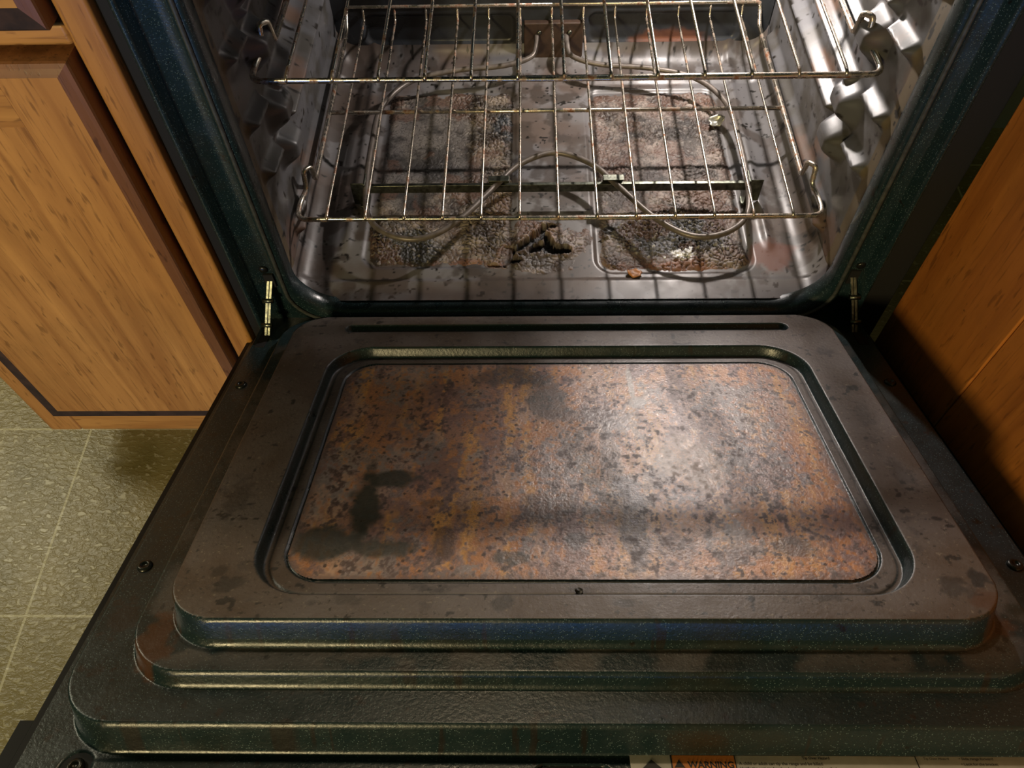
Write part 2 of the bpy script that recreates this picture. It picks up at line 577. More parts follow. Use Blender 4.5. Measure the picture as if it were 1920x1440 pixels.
def make_wall(sgn):
    ys = np.arange(0.020, 0.4861, 0.0016); zs = np.arange(FZ + 0.006, 0.805, 0.0016)
    Y, Z = np.meshgrid(ys, zs, indexing='ij')
    D = wall_emboss(Y, Z)
    X = sgn * (CW - D)
    front = 1 - ss(0.058, 0.060, Y)
    n = fbm(Y * 40, Z * 40, 3 + sgn, 5)
    c = mixc((0.090, 0.090, 0.095), (0.052, 0.048, 0.042), ss(0.4, 0.7, n))
    c = mixc(c, (0.13, 0.075, 0.05), ss(0.56, 0.72, fbm(Y * 18, Z * 18, 11, 5)) * 0.7)
    c = mixc(c, (0.115, 0.085, 0.045), front * 0.85)
    c = mixc(c, (0.012, 0.010, 0.008), ss(0.77, 0.79, fbm(Y * 130, Z * 130, 21, 2)))
    r = 0.26 + 0.25 * n + 0.2 * front
    o = grid('cavity_wall', X, Y, Z, M['cavity'], rng, flip=(sgn > 0), attrs={'col': c, 'rough': r})
    return o


make_wall(-1); make_wall(1)

# back wall
xs = np.arange(-CW, CW + .001, 0.002); zs = np.arange(FZ, 0.805, 0.002)
X, Z = np.meshgrid(xs, zs, indexing='ij')
dp = 0.006 * (1 - ss(-.002, .006, rr(X, Z, -.27, -.055, .375, .415, .010))) + 0.006 * (1 - ss(-.002, .006, rr(X, Z, .055, .27, .375, .415, .010))) \
     + 0.006 * (1 - ss(-.002, .006, rr(X, Z, -.25, .25, .45, .70, .03)))
n = fbm(X * 30, Z * 30, 5, 5)
c = mixc((0.030, 0.034, 0.040), (0.018, 0.018, 0.018), ss(.4, .7, n))
c = mixc(c, (0.12, 0.05, 0.03), blob(X, Z, .17, .37, .06, .02, 3))
grid('cavity_back', X, 0.486 + dp, Z, M['cavity'], rng, attrs={'col': c, 'rough': 0.2 + 0.2 * n})
b = MB(); b.box2(-CW, CW, 0.02, 0.50, 0.803, 0.808)
b.build('cavity_ceiling', M['frame'], rng)


# --- oven floor
RL = (-.240, -.052, .073, .418, .022); RRr = (.048, .239, .063, .414, .022)


def floor_h(x, y):
    z = np.full_like(x, FZ)
    R = 0.030
    dx = np.clip(np.abs(x) - (CW - R), 0, R * .985); z += R - np.sqrt(R * R - dx * dx)
    dy = np.clip(y - (0.486 - R), 0, R * .985); z += R - np.sqrt(R * R - dy * dy)
    z += -0.0035 * (1 - ss(-.003, .004, rr(x, y, *RL))) - 0.0035 * (1 - ss(-.003, .004, rr(x, y, *RRr)))
    z += 0.003 * (1 - ss(0.0, 0.010, np.abs(x) * 0 + (y - 0.046))) * 1.0
    z += 0.004 * np.exp(-((np.abs(x) - 0.262) / 0.006) ** 2) * ss(.09, .12, y)
    z += 0.006 * ss(.425, .440, y)
    return z


def torn(X, Y):
    jx = X + .006 * (fbm(X * 110, Y * 110, 41) - .5) * 2; jy = Y + .006 * (fbm(X * 110, Y * 110, 47) - .5) * 2
    d = np.full_like(X, 1.0)
    for a, e, r in (((-.066, .084), (-.057, .104), .0058), ((-.057, .096), (-.036, .112), .0045), ((-.036, .112), (-.026, .118), .0062), ((-.024, .120), (-.012, .138), .0048),
                    ((-.012, .138), (-.003, .1405), .0036), ((-.013, .122), (-.010, .104), .0048), ((-.028, .100), (-.018, .104), .0072), ((-.012, .100), (.010, .0985), .0064),
                    ((-.084, .078), (-.066, .074), .0018), ((-.06, .088), (-.048, .080), .003)):
        d = np.minimum(d, cap(jx, jy, a, e, r))
    return d


xs = np.arange(-CW, CW + .0005, 0.0014); ys = np.arange(0.018, 0.486, 0.0014)
X, Y = np.meshgrid(xs, ys, indexing='ij')
Zf = floor_h(X, Y)
n = fbm(X * 45, Y * 45, 1, 5); n2 = fbm(X * 14, Y * 14, 2, 5)
c = mixc((0.155, 0.150, 0.152), (0.11, 0.085, 0.072), ss(.42, .66, n2))
c = mixc(c, (0.045, 0.035, 0.028), ss(.56, .68, n) * .8)
c = mixc(c, (0.060, 0.045, 0.036), ss(.52, .60, fbm(X * 24, Y * 24, 44, 5)) * .75)
c = mixc(c, (0.012, 0.010, 0.008), ss(.76, .79, fbm(X * 170, Y * 170, 31, 2)))
c = mixc(c, (0.16, 0.055, 0.03), blob(X, Y, .262, .085, .03, .03, 7) * .7)
c = mixc(c, (0.09, 0.065, 0.05), (1 - ss(.01, .05, Y - .02)) * .4)
rough = 0.24 + 0.3 * n
oven_floor = grid('oven_floor', X, Y, Zf, M['cavity'], rng, attrs={'col': c, 'rough': rough}, mask=torn(X, Y) > .0022)


# --- baked crust lying in the two pressed pans and round the torn middle
def crust(name, x0, x1, y0, y1, kind):
    xs = np.arange(x0, x1, 0.0009); ys = np.arange(y0, y1, 0.0009)
    X, Y = np.meshgrid(xs, ys, indexing='ij')
    base = floor_h(X, Y)
    f1, f2, cid = cells(X * 150 + 2 * fbm(X * 90, Y * 90, 5), Y * 150 + 2 * fbm(X * 90, Y * 90, 6), 3)
    g1, g2, gid = cells(X * 330, Y * 330, 8)
    crack = ss(0.0, 0.22, f2 - f1)
    n = fbm(X * 70, Y * 70, 12, 5); nb = fbm(X * 22, Y * 22, 15, 4)
    chunk = (0.4 + 0.6 * gid) * (1 - f1 * 0.6)
    if kind == 'R':
        amp = 0.0012 + 0.0026 * ss(.4, .65, nb)
        pile = blob(X, Y, .140, .128, .085, .045, 3, .35, 45)
        edge = 1 - ss(-.014, -.001, rr(X, Y, *RRr) + .006 * (n - .5) * 2)
        fade = 1.0
        h = (amp * (crack * .8 + chunk * .6) + pile * (0.0010 + 0.0042 * gid * (1 - g1) + 0.0015 * n)) * edge * fade - 0.0009 * (1 - edge)
        c = mixc((0.095, 0.062, 0.047), (0.17, 0.14, 0.12), ss(.42, .60, n))
        c = mixc(c, (0.17, 0.070, 0.035), blob(X, Y, .12, .065, .10, .022, 6) * .7)
        dark = mixc((0.045, 0.045, 0.050), (0.14, 0.14, 0.145), gid)
        c = mixc(c, dark, np.clip(pile * 1.2, 0, 1))
        c = mixc(c, (0.05, 0.040, 0.034), blob(X, Y, .16, .33, .08, .03, 4) * .8)
        c = mixc(c, (0.80, 0.81, 0.82), blob(X, Y, .156, .092, .017, .009, 9, .6, 220))
        c = mixc(c, (0.75, 0.76, 0.78), pile * ss(.93, .95, gid) * .8)
    elif kind == 'L':
        amp = 0.0008 + 0.0024 * ss(.42, .7, nb + .2 * ss(-.17, -.08, X))
        lump = blob(X, Y, -.185, .105, .055, .035, 3, .35, 45)
        edge = 1 - ss(-.014, -.001, rr(X, Y, *RL) + .006 * (n - .5) * 2)
        smooth = blob(X, Y, -.17, .28, .09, .13, 8, .5, 20)
        h = (amp * (crack * .8 + chunk * .6) * (1 - smooth * .8) + lump * (0.0008 + 0.0034 * gid * (1 - g1))) * edge - 0.0009 * (1 - edge)
        c = mixc((0.080, 0.057, 0.042), (0.16, 0.13, 0.10), ss(.42, .60, n))
        c = mixc(c, (0.075, 0.072, 0.070), smooth * .8)
        c = mixc(c, (0.045, 0.044, 0.038), np.clip(lump * 1.2, 0, 1))
        c = mixc(c, (0.16, 0.068, 0.042), blob(X, Y, -.11, .068, .08, .020, 6) * .7)
        c = mixc(c, (0.24, 0.18, 0.11), blob(X, Y, -.062, .225, .022, .035, 16, .5, 90) * .7)
        c = mixc(c, (0.025, 0.028, 0.032), blob(X, Y, -.062, .335, .03, .035, 18, .5, 70))
    else:
        d = torn(X, Y)
        hole = 1 - ss(-.0008, .0008, d)
        rim = np.exp(-((d - .003) / .003) ** 2)
        reg = blob(X, Y, -.02, .108, .075, .045, 4, .5, 50)
        h = reg * (0.0016 * crack + 0.0022 * chunk * n) + rim * .0024 * reg - 0.010 * hole - 0.0010 * (1 - reg)
        h = np.where(d < .004, np.maximum(h, .0004 - .0104 * hole), h)
        c = mixc((0.14, 0.115, 0.10), (0.075, 0.052, 0.042), ss(.42, .62, n))
        c = mixc(c, (0.17, 0.11, 0.075), rim * .6)
        c = mixc(c, (0.004, 0.004, 0.004), hole)
    big = fbm(X * 38, Y * 38, 66, 5, .6)
    c = c * (0.45 + 1.15 * ss(.36, .62, big))[..., None]
    c = mixc(c, (0.11, 0.055, 0.035), ss(.55, .64, fbm(X * 30, Y * 30, 73, 5)) * .6)
    c = mixc(c, (0.018, 0.014, 0.012), (1 - ss(0.0, 0.12, f2 - f1)) * .9)
    c = mixc(c, (0.25, 0.23, 0.21), ss(.88, .93, gid) * .5 * (h > 0.0008))
    o = grid(name, X, Y, base + h, M['crust'], rng, attrs={'col': c, 'rough': 0.32 + 0.35 * n}, mask=None if kind == 'C' else (h > -0.0008))
    tag(o, kind='stuff')
    return o


crust('baked_on_crust', -.246, -.046, .066, .424, 'L')
crust('baked_on_crust', .042, .246, .056, .420, 'R')
crust('torn_blistered_patch', -.10, .075, .06, .155, 'C')


def flake(name, c, s, mat, parent, seed, curl=0.4, n=9, rag=.3, tilt=(0, 0)):
    """small curled ragged chip with thickness"""
    rs = random.Random(seed)
    b = MB(); ring = []
    K = 14
    R = [1 - rag * rs.random() for _ in range(K)]
    layers = []
    for side in (1, -1):
        for q in (0.0, .35, .7, 1.0):
            row = []
            for k in range(K):
                a = 2 * PI * k / K
                x = math.cos(a) * R[k] * q; y = math.sin(a) * R[k] * q
                z = curl * (x * x * 1.0 + 0.4 * y * y + .25 * math.sin(3 * a + seed) * q * q)
                p = Vector((x * s[0], y * s[1], z * min(s[0], s[1]) + side * s[2] * (1 - .5 * q)))
                p = Euler((tilt[0], tilt[1], 0)).to_matrix() @ p
                row.append(Vector(c) + p)
            layers.append(row)
    vs = [p for r in layers for p in r]; fs = []
    for L in range(2):
        for i in range(3):
            for k in range(K):
                l = (k + 1) % K; o = (L * 4 + i) * K
                f = (o + k, o + l, o + K + l, o + K + k)
                fs.append(f if L == 0 else f[::-1])
    for k in range(K):
        l = (k + 1) % K
        fs.append((3 * K + k, 3 * K + l, 7 * K + l, 7 * K + k))
    b.add(vs, fs)
    return b.build(name, mat, parent, smooth=True)


# --- heating element
b = MB()
EZ = 0.378
half = [(-.022, .486, .392), (-.022, .462, .388), (-.030, .440, .381), (-.07, .424, EZ), (-.14, .414, EZ), (-.20, .390, EZ), (-.235, .335, EZ), (-.241, .26, EZ), (-.239, .17, EZ),
        (-.228, .118, EZ), (-.196, .090, EZ), (-.157, .088, EZ), (-.118, .118, EZ), (-.076, .176, EZ), (-.045, .216, EZ), (0, .237, EZ)]
full = half + [(-x, y, z) for (x, y, z) in half[-2::-1]]
b.tube(catmull(full, 8), 0.0037, 12)
element = b.build('bake_element', M['element'], rng, smooth=True)
b = MB()
b.box2(-.243, .243, .1815, .1830, .3620, .3735); b.box2(-.243, .243, .1815, .1865, .3725, .3740)
for s in (-1, 1):
    b.box2(s * .241 - .0012, s * .241 + .0012, .172, .193, .345, .385)
    b.box2(s * .250 - .010, s * .250 + .010, .1795, .1810, .3460, .3800)
    b.box2(s * .245 - .007, s * .245 + .004, .1755, .189, FZ + .001, .3455)
b.build('support_bar', M['steel'], element, bevel=0.0006)
for s in (-1, 1):
    b = MB(); b.box((s * .072, .183, .3835), (.026, .010, .0012)); b.box((s * .072, .1875, .378), (.026, .0012, .012))
    b.build('element_clip', M['steel'], element, bevel=0.0005)
b = MB(); b.box2(-.040, .046, .476, .486, .352, .410)
pl = b.build('terminal_plate', M['rust'], rng, bevel=0.002)
for x in (-.018, .026):
    b = MB(); b.lathe([(.0035, 0), (.0035, .0015), (.002, .003)], (x, .476, .396), (0, -1, 0), 12)
    b.build('screw', M['steel'], pl, smooth=True)

# --- oven lamp on the back wall
b = MB(); b.lathe([(.030, 0), (.030, .006), (.022, .010), (.020, .030), (.017, .032)], (LAMP[0], .486, LAMP[2] - .0), (0, -1, 0), 24)
lampo = b.build('lamp_socket', M['steel'], rng, smooth=True)
b = MB(); b.box2(LAMP[0] - .230, LAMP[0] - .030, LAMP[1] - .068, LAMP[1] - .066, LAMP[2] - .040, LAMP[2] + .045)  # added unseen plate that shades the left half of the door
b.box2(LAMP[0] - .230, LAMP[0] - .210, LAMP[1] - .068, .486, LAMP[2] + .030, LAMP[2] + .045)
b.build('added_shade_plate', M['steel'], lampo)

# ------------------------------------------------------------------ the door (child of the range), built flat in local (x, u, h)
TH = 0.38551
HZ = 0.2887
A_ = Vector((0, -math.cos(TH), math.sin(TH))); N_ = Vector((0, math.sin(TH), math.cos(TH)))
DM = Matrix(((1, 0, 0, 0), (0, A_.y, N_.y, 0), (0, A_.z, N_.z, HZ), (0, 0, 0, 1)))   # x, u, h -> world
# (x,u,h) is left handed against (x, A, N), so meshes that come as grids are flipped
H1, H2, H3 = .030, .0445, .0700
UE = 0.605
xs = np.arange(-.378, .3785, .0011); us = np.arange(-.012, UE + .0005, .0011)
X, U = np.meshgrid(xs, us, indexing='ij')


def step(sd, w): return 1 - ss(-w, w, sd)


GL = (-.2200, .2255, .1455, .4370, .032)
H = np.zeros_like(X)
H += H1 * step(rr(X, U, -.3570, .3585, -.08, .5335, .045), .0022)
# side lips stay high up to the front corner
H += (H2 - H1) * step(rr(X, U, -.3190, .3190, .018, .5045, .047), .0020)
H += (H3 - H2) * step(rr(X, U, -.2925, .2925, .061, .4820, .040), .0024)
H -= .0115 * step(rr(X, U, -.2370, .2415, .1300, .4560, .042), .0026) * (1 - 0 * U)
ledge = rr(X, U, -.2370, .2415, .1300, .4560, .042)
H += .0012 * (1 - ss(-.0075, -.0045, ledge)) * 1.0
slot = rr(X, U, -.233, .242, .083, .0955, .0062)
H -= .0065 * step(slot, .0022)
gap = np.abs(rr(X, U, *GL))
H -= .0022 * (1 - ss(.0004, .0016, gap))
H += 0.0015 * step(rr(X, U, -.345, .345, .5405, .700, .012), .0015)
# dimples where the corner screws sit
for (sx, su) in ((-.3375, .545), (.3375, .545)):
    H -= .004 * (1 - ss(.007, .013, np.hypot(X - sx, U - su)))
lat = rr(X, U, -.032, .016, .5425, .572, .006)
H -= .012 * step(lat, .001)
film = step(rr(X, U, -.2925, .2925, .061, .4820, .040) + .001, .002)
edge_n = fbm(X * 25, U * 25, 4, 4)
s1 = rr(X, U, -.3190, .3190, .018, .5045, .047)
film = np.maximum(film, .55 * step(s1 + .02 * (edge_n - .3), .012) * ss(.42, .58, fbm(X * 30, U * 30, 9, 5)))
gX, gU = np.gradient(H, .0011)
film = film * (1 - ss(.25, .6, np.hypot(gX, gU)))
W = DM


def door_xyz(X, U, H):
    return X, A_.y * U + N_.y * H, HZ + A_.z * U + N_.z * H


door = empty('oven_door', (0, 0, 0)); door.parent = rng
gx_, gy_, gz_ = door_xyz(X, U, H)
inner = rr(X, U, *GL) < -0.0022
burn = np.zeros_like(X)
for i, (bx, bu, br, bs, ba) in enumerate(((-.2492, .4495, .011, .009, .7), (-.262, .438, .007, .006, .6), (-.0534, .4659, .010, .007, .6), (.2604, .4511, .013, .011, .6), (.2803, .4438, .008, .008, .9),
        (.0291, .4657, .009, .005, .6), (-.3367, .4913, .007, .007, .6), (-.3384, .4476, .012, .020, .85), (.0989, .5532, .007, .004, .9), (-.1189, .501, .009, .005, .95), (-.0843, .5009, .005, .005, .95),
        (-.1976, .5332, .008, .005, .9), (-.2994, .5326, .006, .004, .9), (-.2425, .4814, .003, .006, .8), (-.221, .4814, .002, .006, .8), (-.1277, .4854, .008, .004, .8), (.17, .46, .010, .006, .5),
        (-.16, .463, .014, .006, .4), (-.27, .36, .012, .03, .5), (.27, .33, .010, .02, .45), (.268, .25, .012, .02, .35), (.06, .1197, .05, .004, .4), (-.29, .12, .015, .02, .4))):
    burn = np.maximum(burn, ba * blob(X, U, bx, bu, br, bs, i + 2, .7, 180))
burn = np.maximum(burn, .9 * ss(.755, .775, fbm(X * 120, U * 120, 19, 3)))
rusty = np.maximum(.75 * blob(X, U, -.298, .478, .014, .022, 5, .8, 90), .6 * blob(X, U, .285, .465, .02, .012, 6, .8, 90))
rusty = np.maximum(rusty, .55 * (U < .465) * (np.abs(X) > .27) * np.exp(-((rr(X, U, -.2925, .2925, .061, .4820, .040) + .0005) / .003) ** 2) * ss(.4, .6, fbm(X * 40, U * 40, 33, 4)))
grid('inner_panel', gx_, gy_, gz_, M['liner'], door, flip=True, attrs={'film': film, 'burn': burn, 'rusty': rusty}, mask=~inner)

# window glass with its baked brown film
xs = np.arange(GL[0] + .0006, GL[1] - .0005, .0008); us = np.arange(GL[2] + .0006, GL[3] - .0005, .0008)
X, U = np.meshgrid(xs, us, indexing='ij')
GH = H3 - .0103
wx = X + .010 * (fbm(X * 45, U * 45, 51, 4) - .5); wu = U + .010 * (fbm(X * 45, U * 45, 57, 4) - .5)
streak = fbm(wx * 110, wu * 8, 3, 4); blot = fbm(wx * 20, wu * 20, 6, 6, .6); fine = fbm(X * 260, U * 200, 8, 4, .6); mid = fbm(wx * 70, wu * 60, 13, 6, .65)
vf = fbm(X * 420, U * 420, 61, 2)
def msk(base, lo, hi, k=.35): return ss(lo, hi, base * (1 - k) + fine * k)
c = mixc((0.43, 0.215, 0.115), (0.33, 0.19, 0.14), msk(blot, .42, .56))
c = mixc(c, (0.58, 0.32, 0.13), msk(streak, .49, .60) * .8)
c = mixc(c, (0.40, 0.29, 0.25), msk(fbm(wx * 34, wu * 18, 71, 5, .6), .50, .60) * .7)
c = mixc(c, (0.20, 0.125, 0.12), msk(fbm(wx * 28, wu * 13, 17, 6, .62), .505, .59) * .85)
c = mixc(c, (0.25, 0.23, 0.23), msk(fbm(wx * 24, wu * 20, 23, 6, .62), .54, .62) * .7)
c = mixc(c, (0.115, 0.060, 0.050), msk(mid, .53, .60, .45) * ss(.38, .55, blot) * .75)
spk = ss(.60, .66, fine) * ss(.35, .6, mid)
c = mixc(c, (0.065, 0.038, 0.032), spk * .85)
drop_, dr2, _c = cells(X * 130, U * 130, 77)
c = mixc(c, (0.045, 0.028, 0.024), (1 - ss(.16, .24, drop_ + .2 * (vf - .5))) * (_c > .72) * .9)
k1, k2, _k = cells(X * 420 + 3 * mid, U * 420 + 3 * blot, 91)
crk = 1 - ss(.02, .16, k2 - k1)
c = mixc(c, (0.10, 0.065, 0.055), crk * ss(.42, .55, fbm(wx * 40, wu * 25, 95, 4)) * .55)
c = c * (0.80 + .40 * vf[..., None])
lum = c.mean(-1, keepdims=True)
c = np.clip(lum + (c - lum) * 1.22, .004, 1) * 1.18
def G(px, pu, rx, ru, col, s, a=1.0, j=.5, f=70):
    global c
    c = mixc(c, col, blob(X, U, px, pu, rx, ru, s, j, f) * a)
G(.047, .375, .012, .055, (.06, .032, .028), 2, .85, .8, 45)
G(.036, .30, .010, .09, (.09, .055, .045), 4, .7)
G(-.170, .36, .014, .05, (.030, .034, .022), 5, .95)
G(-.150, .325, .028, .012, (.035, .036, .022), 7, .9)
G(-.195, .40, .030, .020, (.040, .044, .036), 8, .9)
G(-.150, .405, .030, .012, (.040, .044, .030), 9, .8)
G(-.100, .40, .010, .02, (.10, .045, .02), 10, .7)
G(-.02, .36, .035, .020, (.085, .050, .038), 11, .8)
G(.000, .395, .010, .012, (.06, .045, .04), 12, .8)
G(-.05, .415, .015, .008, (.07, .065, .06), 14, .8)
G(-.018, .21, .020, .040, (.13, .12, .125), 15, .7)
G(.020, .235, .05, .012, (.16, .10, .085), 16, .7)
G(-.05, .17, .04, .020, (.05, .035, .03), 18, .7)
G(.165, .405, .016, .012, (.13, .085, .06), 19, .8)
G(.120, .415, .015, .012, (.13, .07, .055), 20, .8)
G(.075, .405, .020, .014, (.13, .07, .055), 22, .7)
G(.100, .30, .035, .04, (.55, .40, .30), 25, .5)
G(.065, .185, .0035, .035, (.50, .45, .42), 26, .9, .25)
G(.068, .215, .010, .012, (.48, .44, .42), 27, .8)
G(-.115, .355, .014, .006, (.12, .06, .025), 28, .6)
edge = 1 - ss(.0, .010, -rr(X, U, *GL) + .006 * (mid - .5))
c = mixc(c, (0.16, 0.10, 0.085), edge * .8)
rough = .15 + .26 * fine + .18 * mid + .1 * spk
Hh = GH + .00022 * (fine - .5) + .0003 * (mid - .5) - .00012 * crk
gx_, gy_, gz_ = door_xyz(X, U, Hh)
grid('window_glass', gx_, gy_, gz_, M['glass'], door, flip=True, attrs={'col': c, 'rough': rough}, mask=rr(X, U, *GL) < -.0007)


def dpt(x, u, h): return DM @ Vector((x, u, h))
DR = Matrix(((1, 0, 0), (0, A_.y, N_.y), (0, A_.z, N_.z)))


def dbox(b, x0, x1, u0, u1, h0, h1):
    vs = [dpt(x, u, h) for x in (x0, x1) for u in (u0, u1) for h in (h0, h1)]
    b.add(vs, [(0, 1, 3, 2), (4, 6, 7, 5), (0, 4, 5, 1), (2, 3, 7, 6), (0, 2, 6, 4), (1, 5, 7, 3)])


b = MB(); dbox(b, -.3840, .3840, -.010, UE + .003, -.050, -.0012)
b.build('outer_panel', M['black'], door, bevel=.001)
for s in (-1, 1):
    b = MB(); dbox(b, s * .3840, s * (.3940 if s < 0 else .3845), .510, UE, -.045, -.002)
    b.build('handle_bracket', M['black'], door, bevel=.0002)
b = MB(); b.tube([dpt(-.36, .57, -.085), dpt(.36, .57, -.085)], .011, 14)
b.tube([dpt(-.33, .57, -.045), dpt(-.33, .57, -.085)], .009, 10); b.tube([dpt(.33, .57, -.045), dpt(.33, .57, -.085)], .009, 10)
b.build('handle', M['black'], door, smooth=True)
for (x, u, h) in ((-.3425, .3960, H1), (-.3425, .1390, H1), (.3440, .1390, H1), (.3440, .3940, H1), (-.3375, .545, .0), (.3375, .545, .0)):
    b = MB(); b.lathe([(.0062, 0), (.0062, .0010), (.0048, .0026), (.0028, .0030), (.0026, .0014), (.0, .0014)], dpt(x, u, h - .0003), N_, 18)
    b.build('screw', M['screw'], door, smooth=True)
# latch in its slot
b = MB()
for x in (-.0245, -.0125):
    dbox(b, x - .0025, x + .0025, .5440, .566, -.010, -.004)
b.cur = 1; dbox(b, -.031, .015, .5430, .571, -.0125, -.0108)
b.build('latch', [M['label_white'], M['black_matte']], door)
# crumb at the foot of the glass
flake('burnt_crumb', dpt(-.0005, .4485, H3 - .0085), (.0035, .0035, .0016), M['char'], door, 5, .6)


# warning label
def text_geo(s, size, bold=0.0):
    cu = bpy.data.curves.new('t', 'FONT'); cu.body = s; cu.size = size; cu.offset = bold; cu.resolution_u = 2
    o = bpy.data.objects.new('t', cu); COL.objects.link(o)
    dg = bpy.context.evaluated_depsgraph_get()
    me = bpy.data.meshes.new_from_object(o.evaluated_get(dg))
    vs = [tuple(v.co) for v in me.vertices]; fs = [tuple(p.vertices) for p in me.polygons]
    bpy.data.objects.remove(o); bpy.data.curves.remove(cu); bpy.data.meshes.remove(me)
    return vs, fs


b = MB()
LH = .0017
LX0, LX1, LU0, LU1 = .030, .300, .5345, .5950
def quad(x0, x1, u0, u1, h): b.add([dpt(x0, u0, h), dpt(x1, u0, h), dpt(x1, u1, h), dpt(x0, u1, h)], [(3, 2, 1, 0)])
def tri(p, h): b.add([dpt(x, u, h) for x, u in p], [tuple(range(len(p)))])
dbox(b, LX0, LX1, LU0, LU1, LH - .0004, LH)
b.cur = 1; quad(.0575, .0985, .5355, .5540, LH + .0002)
b.cur = 2
for (x0, x1, u0, u1) in ((.0565, .2175, .5347, .5355), (.0565, .0575, .5350, .5900), (.0985, .0992, .5350, .5900), (.2168, .2175, .5350, .5900), (.0565, .0985, .5540, .5546)):
    quad(x0, x1, u0, u1, LH + .0003)
tri([(.0440, .5385), (.0560 - .002, .5480), (.0440, .5575), (.0340, .5480)], LH + .0002)
def put_text(s, x, u, size, bold=0):
    vs, fs = text_geo(s, size, bold)
    b.add([dpt(x + vx, u - vy, LH + .0004) for vx, vy, _ in vs], fs)
put_text('WARNING', .0675, .5440, .0062, .00018)
tri([(.0620, .5385), (.0655, .5440), (.0585, .5440)], LH + .0003)
put_text('Tip Over Hazard', .143, .5378, .0026, .00006)
for i, s in enumerate(('A child or adult can tip the range and be killed.', 'Verify the anti-tip bracket has been properly installed', 'and engaged.')):
    put_text(s, .1010, .5418 + i * .0034, .0029, .00003)
put_text('Tip Over Hazard', .222, .5378, .0024, 0)
for i, s in enumerate(('\u2022 Slide range forward', '\u2022 Look for the bracket', '\u2022 Slide range back')):
    put_text(s, .245, .5378 + i * .0036, .0026, .00002)
lab = b.build('warning_label', [M['label_white'], M['label_orange'], M['label_ink']], door, fix=False)
lab['label'] = 'cream warning label with an orange WARNING box along the door top'

# --- hinge arms and frame screws
for s in (-1, 1):
    b = MB()
    X0 = s * .338
    P = [Vector((s * .331, .016, .386)), Vector((s * .336, .002, .365)), Vector((s * .341, -.014, .340)), Vector((s * .3445, -.026, .322)), dpt(s * .3445, .050, .020)]
    wid = [.0055, .0085, .0100, .0090, .007]
    for dx in (-.0034, .0002):
        vs = []
        for p, w in zip(P, wid):
            nrm = Vector((0, .75, .66))
            vs += [p + nrm * w * .5 + Vector((dx, 0, 0)), p - nrm * w * .5 + Vector((dx, 0, 0)), p + nrm * w * .5 + Vector((dx + .0030, 0, 0)), p - nrm * w * .5 + Vector((dx + .0030, 0, 0))]
        fs = []
        for i in range(len(P) - 1):
            o = i * 4
            fs += [(o, o + 1, o + 5, o + 4), (o + 2, o + 6, o + 7, o + 3), (o, o + 4, o + 6, o + 2), (o + 1, o + 3, o + 7, o + 5)]
        fs += [(0, 2, 3, 1), (16, 17, 19, 18)]
        b.add(vs, fs)
    hg = b.build('hinge_arm', M['steel'], rng, bevel=.0003)
    for p in (P[1], P[3], P[3] + Vector((0, -.008, -.006)), P[2]):
        b = MB(); b.lathe([(.0020, -.0062), (.0030, -.0062), (.0030, .0062), (.0020, .0064)], p, (1, 0, 0), 14)
        b.build('rivet', M['steel'], hg, smooth=True)
    b = MB(); b.box2(s * .331 - .0055, s * .331 + .0055, .0145, .0172, .374, .395)
    b.build('hinge_slot', M['black_matte'], rng)
    b = MB(); dbox(b, s * .3445 - .0055, s * .3445 + .0055, .030, .062, H1 - .002, H1 + .0006)
    b.build('hinge_pocket', M['black_matte'], door)
    b = MB(); b.lathe([(.0052, 0), (.0052, .0008), (.0036, .0022), (.0, .0024)], (s * .334, .0168, .402), (0, -1, 0), 16)
    b.build('screw', M['screw'], rng, smooth=True)

# ------------------------------------------------------------------ racks
def make_rack(z, label):
    Y0 = .0885
    r = empty('oven_rack', (0, Y0, z))
    tag(r, label, 'oven rack', 'wire oven racks')
    b = MB()
    for s in (-1, 1):
        pass
    side = lambda s: [(s * .306, .0, -.004), (s * .306, .030, -.004), (s * .3005, .048, .000), (s * .3005, .054, .022), (s * .294, .064, .020), (s * .2945, .070, -.005), (s * .2945, .378, -.005),
                      (s * .2945, .396, .012), (s * .293, .399, .020)]
    L = side(-1); Rr = side(1)
    path = [Vector((0, 0, -.004))] + [Vector(p) for p in Rr] + [Vector((.0, .399, .020))] + [Vector(p) for p in L[::-1]] + [Vector((0, 0, -.004))]
    rad = [0.0] + [.016, .006, .006, .004, .004, .006, .010, .006, .015] + [0.0] + [.015, .006, .010, .006, .004, .004, .006, .006, .016] + [0.0]
    pts = fillet(path, rad, 5)
    b.tube(pts[:-1], .0031, 10, closed=True)
    b.build('frame', M['rack'], r, smooth=True)
    for (y, zz, rr_) in ((.196, -.0048, .0028),):
        b = MB(); b.tube([(-.2945, y, zz), (.2945, y, zz)], rr_, 10); b.build('crossbar', M['rack'], r, smooth=True)
    for k in range(13):
        x = (k - 6) * .045
        b = MB(); b.tube(fillet([(x, -.0022, -.0038), (x, -.0004, .0004), (x, .010, .0012), (x, .393, .0012), (x, .3965, .0100), (x, .399, .0168)], .003, 3), .00175, 8)
        b.build('wire', M['rack'], r, smooth=True)
    return r


make_rack(.412, 'lower chrome wire oven rack, closest to the heating element')
make_rack(.597, 'upper chrome wire oven rack, nearest the top of the picture')

